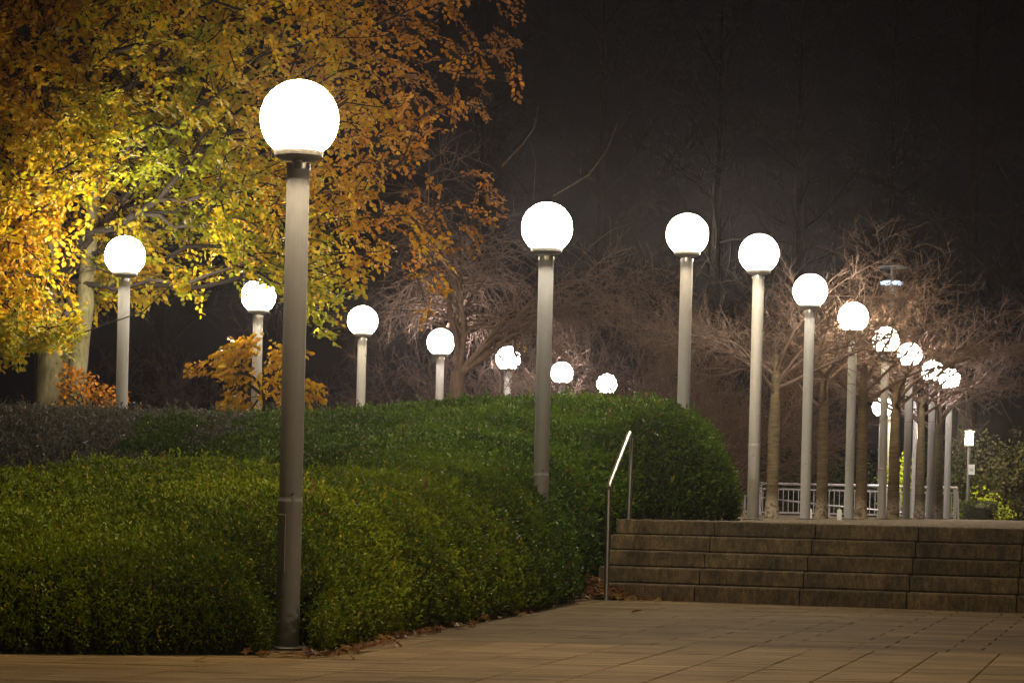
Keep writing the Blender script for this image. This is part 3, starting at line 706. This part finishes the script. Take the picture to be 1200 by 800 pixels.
for px, d, v, rz, sc, lb in [
        (868, 47.5, 3, .7, .98, 'bare spreading tree with thin trunk seen just right of the hedge dome'),
        (826, 45, 4, 2.0, 1.02, 'bare brown twiggy tree filling the space behind the warm haloed lamp pole'),
        (770, 50, 3, 3.6, 1.05, 'bare brown tree with arching twigs left of the warm haloed lamp'),
        (728, 46, 4, 5.1, 1.0, 'bare low tree whose slanting branch crosses the lowest globe lamp'),
        (690, 53, 3, .2, 1.1, 'bare tree with high arching twigs behind the thick pole'),
        (628, 55, 4, 1.4, 1.12, 'bare tree behind the lamp with a few last yellow leaves'),
        (566, 57, 3, 2.7, 1.0, 'bare twiggy tree right of the forked trunk on the crest'),
        (470, 52, 4, 4.3, 1.0, 'bare twiggy tree left of the forked trunk on the crest'),
        (395, 60, 3, 5.5, .9, 'dim bare tree behind the slim pale lamp pole'),
        (240, 58, 4, .9, 1.0, 'dim bare thicket tree between the two left lamps'),
        (165, 62, 3, 2.2, 1.0, 'dim bare thicket tree just right of the leftmost lamp pole')]:
    q_ = P(px, 560, d); put_tree('bare_spreading_tree', v, (q_.x, d, gz(q_.x, d) - .02), rz, sc, lb, 'tree', gS)

# forked low tree on the crest
fx_, fy_ = P(534, 470, 43.6).x, 43.6; zb_ = gz(fx_, fy_)
root = empty('forked_tree', (fx_, fy_, zb_), 'dark low trunk on the hedge crest forking into wide arching bare limbs', 'tree')
fork = P(530, 436, 43.6).z - zb_
tm = trunk_mesh('trunk', [(0, 0, -.1), (0, 0, fork * .6), (.02, 0, fork + .02)], [.17, .13, .13], seed=4); link('trunk', tm, M['twig_bark'], root)
V, Fc = arch(91, (.02, 0, fork - .05), 7, 3.7, (28, 78), .085, azs=[(5, 42), (-25, 55), (30, 60), (70, 70), (105, 62), (335, 76), (95, 84)], ns=(15, 11, 7), curve=-.045, l2=.46, l3=.5, up=-.055, tipr=.005, spurs=3200, spur_len=.2, wig=.1)
link('crown', np_mesh('crown', V, [Fc]), M['twig_bark'], root)
# the long lone shoots that reach up into the dark
mb = MB()
for ps, r_ in (([(648, 230), (690, 205), (712, 175), (723, 145)], .016), ([(588, 195), (612, 170), (626, 150), (631, 124)], .014), ([(625, 235), (628, 190), (621, 165)], .007), ([(690, 290), (716, 270), (740, 262)], .008), ([(680, 205), (682, 185)], .006)):
    mb.tube([P(a, b, 43.2) - root.location for a, b in ps], [r_ * (1 - .75 * i / (len(ps) - 1)) for i in range(len(ps))], 5)
link('shoots', mb.mesh('shoots', True), M['twig_bark'], root)
# few last leaves on it
n = 60; cl = [(470 + 8, 448), (556 - 40, 0)]
cc = np.array([P(px + rng.normal() * 7, py + rng.normal() * 4, 44.2 + rng.normal() * .3)[:] for px, py in [(595, 404), (582, 410), (612, 411), (541, 379), (587, 379), (604, 400)] for _ in range(5)]) - np.array(root.location[:])
Vl, Fl, kk = leaves(cc, unit(rng.normal(size=(len(cc), 3))), unit(rng.normal(size=(len(cc), 3))), .07, .05, True)
link('last_leaves', np_mesh('last_leaves', Vl, [Fl], np.tile(np.array([.42, .30, .03]), (len(Vl), 1))), M['beech_leaf'], root)

# autumn beech
tb = P(56, 480, 32.0); bz = gz(tb.x, 32.0)
beech = empty('beech_tree', (tb.x, 32.0, bz), 'huge autumn beech with golden and orange leaves and a thick pale trunk', 'tree'); bo = np.array(beech.location[:])
poly_main = [(-140, -120), (545, -120), (600, -20), (622, 30), (590, 60), (612, 95), (545, 145), (500, 175), (560, 200), (598, 225), (560, 300), (520, 375), (488, 372), (470, 300), (425, 320), (405, 390), (372, 395), (330, 352), (312, 326), (262, 342), (228, 356), (206, 330), (170, 352), (120, 345), (92, 400), (40, 405), (-10, 425), (-140, 420)]
poly_low = [(218, 432), (262, 405), (300, 392), (345, 405), (378, 425), (376, 470), (350, 484), (300, 478), (268, 492), (262, 455)]
sprays = []
def nfield(px, py, s): return noise.noise((px * s, py * s, 1.7))
while len(sprays) < 4600:
    if False:
        px, py = random.uniform(215, 380), random.uniform(388, 495)
        if not inpoly(px, py, poly_low) or nfield(px, py, .03) < -.15: continue
        d = random.uniform(32.6, 36.2)
    else:
        px, py = random.uniform(-140, 625), random.uniform(-120, 425)
        if not inpoly(px, py, poly_main): continue
        d = random.uniform(28.5, 36.5) + max(0, (px - 300) / 300) * 2.0
        p_ = P(px, py, d)
        den = .56 + 1.25 * noise.noise((p_.x * 1.1, p_.y * .8, p_.z * 1.5))
        if px > 430: den *= (.34 if py > 160 else .42) * (.8 if px < 500 else .4)
        if 380 < px <= 430: den *= .75
        if py < 110: den *= .8
        if px < 135 and py > 170: den += .1
        if random.random() > den: continue
        if abs(px - 148) < 42 and 262 < py < 500: d = random.uniform(31.6, 36)
        elif px < 130 and random.random() < .8: d = random.uniform(29, 31)
        if 140 < px < 420 and py > 300 and random.random() < .3: continue
        if (P(px, py, d) - P(146.5, 300, 29.9)).length < 1.15: continue
        if (px - 425) ** 2 + (py - 376) ** 2 < 38 ** 2 and d < 40: continue
        if (px - 303) ** 2 + (py - 356) ** 2 < 24 ** 2 : continue
    sprays.append(P(px, py, d)[:])
sprays = np.array(sprays) - bo
tr_pts = [(0, 0, 0), (.05, 0, 1.5), (.0, 0, 3.2), (-.1, .0, 5), (0, 0, 7)]
A, par, cnt = grow(sprays, tr_pts, .55)
link('trunk', trunk_mesh('trunk', [(0, 0, -.2), (0, 0, .1), (.01, 0, 1.0), (.05, 0, 1.5), (0, 0, 3.2), (-.1, 0, 5), (0, 0, 7.1)], [.34, .29, .245, .24, .20, .15, .07], 22, 1, .10), M['beech_bark'], beech)
link('branches', limb_mesh('branches', A, par, cnt, 5, tip=.0055, expo=.43, spurs=5000, spur_len=.25, seed=9, droop=.6, rmax=.13, spur_r=.002), M['dark_bark'], beech)
ns = len(sprays); per = 17
out = unit(sprays * np.array([1, 1, 0]) + np.array([.001, 0, 0])); ax = unit(out * .7 + unit(rng.normal(size=(ns, 3))) * .8 + np.array([0, 0, -.3]))
cen = []; dr = []; nr = []; sc_ = []; cols = []
cg, cy, co, cb = np.array([.36, .40, .02]), np.array([.76, .50, .015]), np.array([.62, .26, .012]), np.array([.27, .11, .018])
for s in range(ns):
    L = random.uniform(.25, .55); a = ax[s]; pn = np.array([random.gauss(0, .35), random.gauss(0, .35), 1.0]); pn -= a * a.dot(pn); pn /= np.linalg.norm(pn); sdv = np.cross(a, pn)
    w = sprays[s] + bo; X_ = w[0]; 
    g_ = noise.noise((w[0] * .55, w[1] * .5, w[2] * .6)) + noise.noise((w[0] * 1.6, w[1] * 1.4, w[2] * 1.6)) * .5
    ppx = 600 + w[0] / w[1] * F
    m_ = abs(ppx - 215) / 350 - .36 + g_ * .85 + .55 * max(0, (w[2] - 4.8) / 3) + (.9 * max(0, (ppx - 330) / 250) if w[2] > 4.5 else 0)
    for k in range(per):
        t = (k + .5) / per; side = 1 if k % 2 else -1
        p = sprays[s] + a * L * (t - .5) + sdv * side * random.uniform(.0, .05) + pn * random.gauss(0, .015) + np.array([0, 0, -.06 * t * t])
        cen.append(p); dr.append(a * .55 + sdv * side * .8 + np.array([0, 0, -.25]) + np.array([random.gauss(0, .25) for _ in range(3)]))
        nr.append(pn + np.array([random.gauss(0, .45) for _ in range(3)])); sc_.append(random.uniform(.75, 1.2))
        q_ = m_ + random.gauss(0, .28)
        if q_ < -.35: c = cg
        elif q_ < .25: c = cg + (cy - cg) * (q_ + .35) / .6
        elif q_ < .9: c = cy + (co - cy) * (q_ - .25) / .65
        else: c = co + (cb - co) * min(1, (q_ - .9) / .9)
        cols.append(c * random.uniform(.55, .92))
cen = np.array(cen); dr = unit(np.array(dr)); nr = unit(np.array(nr)); sc_ = np.array(sc_)
Vl, Fl, kk = leaves(cen, dr, nr, .080 * sc_, .056 * sc_, True)
link('crown', np_mesh('crown', Vl, [Fl], np.repeat(np.array(cols), kk, 0)), M['beech_leaf'], beech)
# second stem, leaning right
s2 = P(86, 480, 31.6); bt = empty('beech_tree', (s2.x, 31.6, gz(s2.x, 31.6)), 'slimmer pale beech stem leaning right beside the thick trunk', 'tree')
hh = [P(88, 480, 31.6), P(88, 450, 31.6), P(94, 400, 31.7), (P(100, 350, 31.8)), P(104, 300, 32), P(112, 200, 32.2), P(110, 60, 32.4)]
pts = [tuple(p - bt.location) for p in hh]; pts[0] = (pts[0][0], pts[0][1], -.2)
link('trunk', trunk_mesh('trunk', pts, [.155, .14, .125, .115, .10, .08, .05], 16, 6, .1), M['beech_bark'], bt)
a2 = np.array(pts[-3:]); pp = np.array(pts[-2]) + rng.normal(size=(160, 3)) * np.array([.9, .8, 1.0])
A, par, cnt = grow(pp, [pts[3], pts[4], pts[5], pts[6]], .4)
link('branches', limb_mesh('branches', A, par, cnt, 4, tip=.005, spurs=500, seed=12), M['dark_bark'], bt)
# leafy young shoots at its foot
n = 520; q_ = np.array([(P(random.uniform(82, 158), 0, 31.2).x, 31.2 + random.gauss(0, .25), 0) for _ in range(n)])
for i in range(n):
    pxx = 600 + q_[i, 0] / 31.2 * F; top = 428 + (pxx - 82) * .45 if pxx < 110 else 452
    q_[i, 2] = P(pxx, random.uniform(top, 486), 31.2).z
sh = empty('beech_sapling', (P(118, 480, 31.2).x, 31.2, gz(-5.3, 31.2)), 'little orange leaved beech sapling at the foot of the leaning stem', 'sapling')
Vl, Fl, kk = leaves(q_ - np.array(sh.location[:]), unit(rng.normal(size=(n, 3))), unit(rng.normal(size=(n, 3)) + np.array([0, 0, 1])), .06, .045, True)
f_ = rng.random((n, 1)); col = co * f_ + cb * (1 - f_)
link('leaves', np_mesh('leaves', Vl, [Fl], np.repeat(col, kk, 0)), M['beech_leaf'], sh)
A, par, cnt = grow(q_[::6] - np.array(sh.location[:]), [(0, 0, 0), (0, 0, .4), (.02, 0, .9)], .3); link('stems', limb_mesh('stems', A, par, cnt, 1, tip=.003), M['dark_bark'], sh)

# orange leaved young beech round the second far lamp's pole
yb = empty('young_beech', (P(322, 480, 34.2).x, 34.2, gz(-3.4, 34.2)), 'young beech with sparse bright orange leaves round a lamp pole behind the hedge', 'tree'); yo = np.array(yb.location[:])
sp = []
while len(sp) < 150:
    px, py = random.uniform(215, 382), random.uniform(388, 496)
    if not inpoly(px, py, poly_low) or nfield(px, py, .035) < -.12: continue
    sp.append(P(px, py, random.uniform(33.2, 35.2))[:])
sp = np.array(sp) - yo
cen = []; dr = []; nr = []; cols = []
for q_ in sp:
    a = unit(np.array([[q_[0] * .8 + random.gauss(0, .3), random.gauss(0, .4), -.15]]))[0]; pn = unit(np.array([[random.gauss(0, .5), -.5, 1.0]]))[0]; sdv = np.cross(a, pn)
    for k in range(9):
        side = 1 if k % 2 else -1
        cen.append(q_ + a * .32 * (k / 9 - .5) + sdv * side * .03 + np.array([0, 0, random.gauss(0, .01)])); dr.append(a * .5 + sdv * side * .8 + np.array([0, 0, -.3])); nr.append(pn + np.array([random.gauss(0, .5) for _ in range(3)]))
        f_ = random.random(); cols.append((cy * (1 - f_) + co * f_) * random.uniform(.42, .66))
Vl, Fl, kk = leaves(np.array(cen), unit(np.array(dr)), unit(np.array(nr)), .092, .065, True)
link('crown', np_mesh('crown', Vl, [Fl], np.repeat(np.array(cols), kk, 0)), M['beech_leaf'], yb)
A, par, cnt = grow(sp, [(0, 0, 0), (.02, 0, .8), (0, .03, 1.3)], .5)
link('branches', limb_mesh('branches', A, par, cnt, 3, tip=.004), M['dark_bark'], yb)
link('trunk', trunk_mesh('trunk', [(0, 0, -.1), (.02, 0, .8), (0, .03, 1.35)], [.06, .05, .03], 10, 3), M['beech_bark'], yb)

# ---------------------------------------------------------------- shrubs by the railing and the dark wood behind
def bush(name, c, rad, n, L, cols_, label, cat, group=None, mt='hedge_leaf', box=False, stems=True, seed=0):
    rg = np.random.default_rng(seed + 50); o = empty(name, c, label, cat, group)
    d = unit(rg.normal(size=(n, 3)));
    if box: d = np.sign(d) * np.abs(d) ** .45; d /= np.max(np.abs(d), axis=1, keepdims=True)
    rr = rg.random(n)[:, None] ** (.16 if box else .4)
    nf = np.array([noise.noise((*(q * 2.4 + seed),)) for q in d])[:, None]
    p = d * rr * np.array(rad) * (1 + (.05 if box else .45) * nf); p[:, 2] += rad[2] * (1.0 if box else .95); keep = p[:, 2] > .02
    if not box: keep &= np.array([noise.noise((*(q * 2.2 + 7 + seed),)) for q in p]) > -.22
    p = p[keep]; n = len(p)
    Vl, Fl, kk = leaves(p, unit(rg.normal(size=(n, 3))), unit(rg.normal(size=(n, 3)) + np.array([0, 0, .8])), L * rg.uniform(.7, 1.3, n), L * .6, True)
    f_ = rg.random((n, 1)); col = np.array(cols_[0]) * f_ + np.array(cols_[1]) * (1 - f_)
    link('foliage', np_mesh('foliage', Vl, [Fl], np.repeat(col, kk, 0)), M[mt], o)
    if stems:
        A, par, cnt = grow(p[rg.choice(n, min(n, 90), replace=False)], [(0, 0, 0), (0, 0, .1), (0, 0, rad[2] * .4)], .3)
        link('stems', limb_mesh('stems', A, par, cnt, 1, tip=.005), M['dark_bark'], o)
    return o
yg = ((.50, .55, .02), (.26, .36, .015)); dk = ((.03, .05, .012), (.05, .06, .02))
gH = 'shrubs round the lantern and railing'
def at(px, d): return (P(px, 600, d).x, d, gz(P(px, 600, d).x, d))
bush('yellow_green_shrub', at(1051, 61.6), (.5, .4, 1.25), 1500, .10, yg, 'yellow green leafed shrub bright behind the railing, between trunk and slim pole', 'shrub', gH, 'beech_leaf', seed=1)
bush('yellow_green_shrub', at(1098, 62.0), (.6, .5, 1.0), 900, .09, ((.12, .17, .02), (.06, .1, .01)), 'dull green shrub behind the right end of the railing', 'shrub', gH, 'beech_leaf', seed=2)
bush('yellow_green_shrub', at(1150, 61.9), (.85, .4, .78), 1700, .09, yg, 'low yellow green shrub spreading right below the lantern', 'shrub', gH, 'beech_leaf', seed=3)
o = bush('clipped_bush', (P(1143, 600, 59.6).x, 59.3, tp - .2), (.42, .4, .32), 2600, .05, dk, 'small dark clipped box bush right of the railing end', 'shrub', gH, box=True, seed=4)
mb = MB(); mb.lathe([(.3, .02), (.36, .2), (.34, .5), (.2, .56)], 16); link('inner_mass', mb.mesh('inner_mass', True), M['core'], o)
bush('dark_evergreen', at(1183, 63.5), (1.1, 1.2, 1.6), 3600, .10, ((.07, .055, .015), (.035, .05, .012)), 'dark broad evergreen bush at the right edge beside the lantern', 'shrub', gH, 'beech_leaf', seed=5)
bush('dark_evergreen', at(1120, 66.0), (1.3, 1.2, 1.5), 3200, .10, dk, 'dark evergreen bush right behind the lantern post', 'shrub', gH, seed=6)
bush('dark_evergreen', at(1010, 67.0), (2.2, 1.2, 1.0), 3600, .10, dk, 'dark evergreen bank of leaves behind the middle of the railing', 'shrub', gH, seed=7)
bush('dark_evergreen', at(905, 68.0), (2.2, 1.2, .9), 3000, .10, dk, 'dark evergreen growth behind the left end of the railing', 'shrub', gH, seed=8)
# tall bare wood far behind
def tall(seed, H=20):
    rp = [(0, 0, 0), (.1, 0, 4), (0, .1, 8), (.15, 0, 12), (.1, .1, H * .8)]; Vs = []; Fs = []; o = 0
    for k, z in enumerate(np.linspace(4, H * .78, 7)):
        V, Fc = arch(seed + k * 13, (.05, .03, z), 4, 5.2 - .3 * k, (25, 60), .075 - .006 * k, ns=(9, 6, 3), curve=.01, tipr=.009, spurs=500, spur_len=.5, zs=1.0)
        Vs.append(V); Fs.append(Fc + o); o += len(V)
    t_ = trunk_mesh('trunk', rp, [.32, .24, .18, .12, .05], 10, seed); c_ = np_mesh('crown', np.concatenate(Vs), [np.concatenate(Fs)])
    t_.materials.append(M['dark_bark']); c_.materials.append(M['dark_bark']); return t_, c_
ch.append(tall(31)); ch.append(tall(32, 23)); i0 = len(ch) - 2
for k, (px, d, lb) in enumerate([(330, 84, 'tall bare tree barely visible in the dark between beech and crest'), (560, 92, 'tall bare tree in the dark above the forked tree'), (700, 80, 'tall dark tree above the low small globe lamps'), (830, 95, 'tall dark tree high behind the hedge dome'), (930, 84, 'tall dark tree behind the second terrace lamp'), (1040, 98, 'tall dark tree above the disc lamp'), (1130, 82, 'tall dark tree rising behind the lantern'), (1210, 76, 'tall dark tree filling the right edge of the picture'), (180, 90, 'tall dark tree behind the beech crown')]):
    q_ = P(px, 560, d); put_tree('tall_bare_tree', i0 + k % 2, (q_.x, d, gz(q_.x, d) - .1), random.uniform(0, 6), random.uniform(.9, 1.15), lb, 'tree', 'tall bare trees of the dark wood')

# ---------------------------------------------------------------- fallen leaves
def maple(c, r, rot, tilt):
    pts = []
    for k in range(10):
        a = k * math.pi / 5; q = r * (1 if k % 2 == 0 else .45); 
        pts.append(Vector((q * math.cos(a), q * math.sin(a), r * .22 * random.random())))
    Mx = Matrix.Translation(c) @ Matrix.Rotation(rot, 4, 'Z') @ Matrix.Rotation(tilt, 4, 'X'); ce = Mx @ Vector((0, 0, 0))
    return [ce] + [Mx @ p for p in pts], [(0, 1 + k, 1 + (k + 1) % 10) for k in range(10)]
mb = MB(); cl = []
lc = [(.30, .15, .05), (.22, .10, .035), (.16, .07, .03), (.32, .20, .07)]
def litter(c, r, h):
    V, Fc = maple(c, r, random.uniform(0, 6), random.gauss(0, h)); mb.add(V, Fc); k = random.choice(lc); cl.extend([(k[0], k[1], k[2], 1)] * len(V))
edge = [G(300, 769), G(385, 770), G(420, 761), G(480, 747), G(560, 729.5), G(640, 712), G(690, 701)]
for _ in range(330):
    k = min(5, int(random.random() ** .6 * 6)); p = edge[k].lerp(edge[k + 1], random.random())
    litter(p + Vector((random.gauss(-.02, .07), random.gauss(.0, .07), .012 + abs(random.gauss(0, .012)))), random.uniform(.025, .055), .5)
for _ in range(1000):
    x = J0 - BL + .27 * random.gauss(0, 1) + .0; y = -.03 - abs(random.gauss(0, .2)); p = W(x, y, 0)
    pile = max(0, .28 - .50 * abs(x - (J0 - BL) + .03)) * math.exp(y * 3)
    litter(Vector((p.x, p.y + .05, .015 + random.random() * pile)), random.uniform(.03, .06), .6)
me = mb.mesh('leaf_litter'); a_t = me.attributes.new('tint', 'FLOAT_COLOR', 'POINT'); a_t.data.foreach_set('color', np.array(cl, dtype=np.float32).ravel())
tag(link('leaf_litter', me, M['beech_leaf']), 'drift of brown fallen leaves along the hedge foot and against the steps', 'fallen leaves', kind='stuff')
for (px, py), lb in (((447, 756), 'curled brown leaf on the paving just below the hedge corner'), ((590, 719), 'large tan fallen leaf at the hedge foot, alone on the paving edge'), ((614, 708), 'orange brown leaf lying upright against the hedge foot'), ((470, 747), 'pale fallen leaf between hedge corner and handrail'),
                     ((746, 718), 'small dark leaf on the paving in front of the steps'), ((237, 775), 'ochre leaf on the paving left of the nearest lamp')):
    c = G(px, py); mb = MB(); V, Fc = maple(Vector((0, 0, .015)), .065, random.uniform(0, 6), .35); mb.add(V, Fc)
    me = mb.mesh('fallen_leaf'); a_t = me.attributes.new('tint', 'FLOAT_COLOR', 'POINT'); a_t.data.foreach_set('color', np.array([(*random.choice(lc), 1)] * len(V), dtype=np.float32).ravel())
    o = link('fallen_leaf', me, M['beech_leaf']); o.location = c; tag(o, lb, 'leaf', 'single fallen leaves on the paving')
# two dropped leaves on the hedge top
# ---------------------------------------------------------------- haze volume, added to give the lamps their glow
mb = MB(); mb.box(-118, 128, -28, 188, -2.5, 32)
m = bpy.data.materials.new('glow_haze'); m.use_nodes = True; nt = m.node_tree; nt.nodes.remove(nt.nodes['Principled BSDF'])
pv = nt.nodes.new('ShaderNodeVolumePrincipled'); pv.inputs['Color'].default_value = (.88, .85, .95, 1); pv.inputs['Density'].default_value = .00028; pv.inputs['Anisotropy'].default_value = 0.88
nt.links.new(pv.outputs[0], nt.nodes['Material Output'].inputs['Volume'])
hb = link('haze', mb.mesh('haze'), m); tag(hb, 'thin even haze added to imitate the lens glow round the lamps', 'haze', kind='stuff')

# ---------------------------------------------------------------- world, camera, view
w = bpy.data.worlds.new('World'); S.world = w; w.use_nodes = True; bg = w.node_tree.nodes['Background']
bg.inputs[0].default_value = (.85, .72, .90, 1); bg.inputs[1].default_value = .0036
cd = bpy.data.cameras.new('camera'); cam = bpy.data.objects.new('camera', cd); C.objects.link(cam); S.camera = cam
cd.sensor_fit = 'HORIZONTAL'; cd.sensor_width = 36; cd.lens = F / 1200 * 36; cd.shift_y = (588.4 - 400) / 1200; cd.clip_start = .1; cd.clip_end = 600
rt_ = Vector((CT, 0, ST)); up_ = Vector((-ST, 0, CT)); bk = Vector((0, -1, 0))
cam.matrix_world = Matrix.Translation((0, 0, CZ)) @ Matrix((rt_, up_, bk)).transposed().to_4x4()
S.view_settings.view_transform = 'Standard'; S.view_settings.look = 'None'; S.view_settings.exposure = 0; S.view_settings.gamma = 1
S.cycles.max_bounces = 5; S.cycles.diffuse_bounces = 2; S.cycles.glossy_bounces = 2; S.cycles.transmission_bounces = 3; S.cycles.volume_bounces = 0
S.cycles.use_denoising = True; S.cycles.sample_clamp_indirect = 4
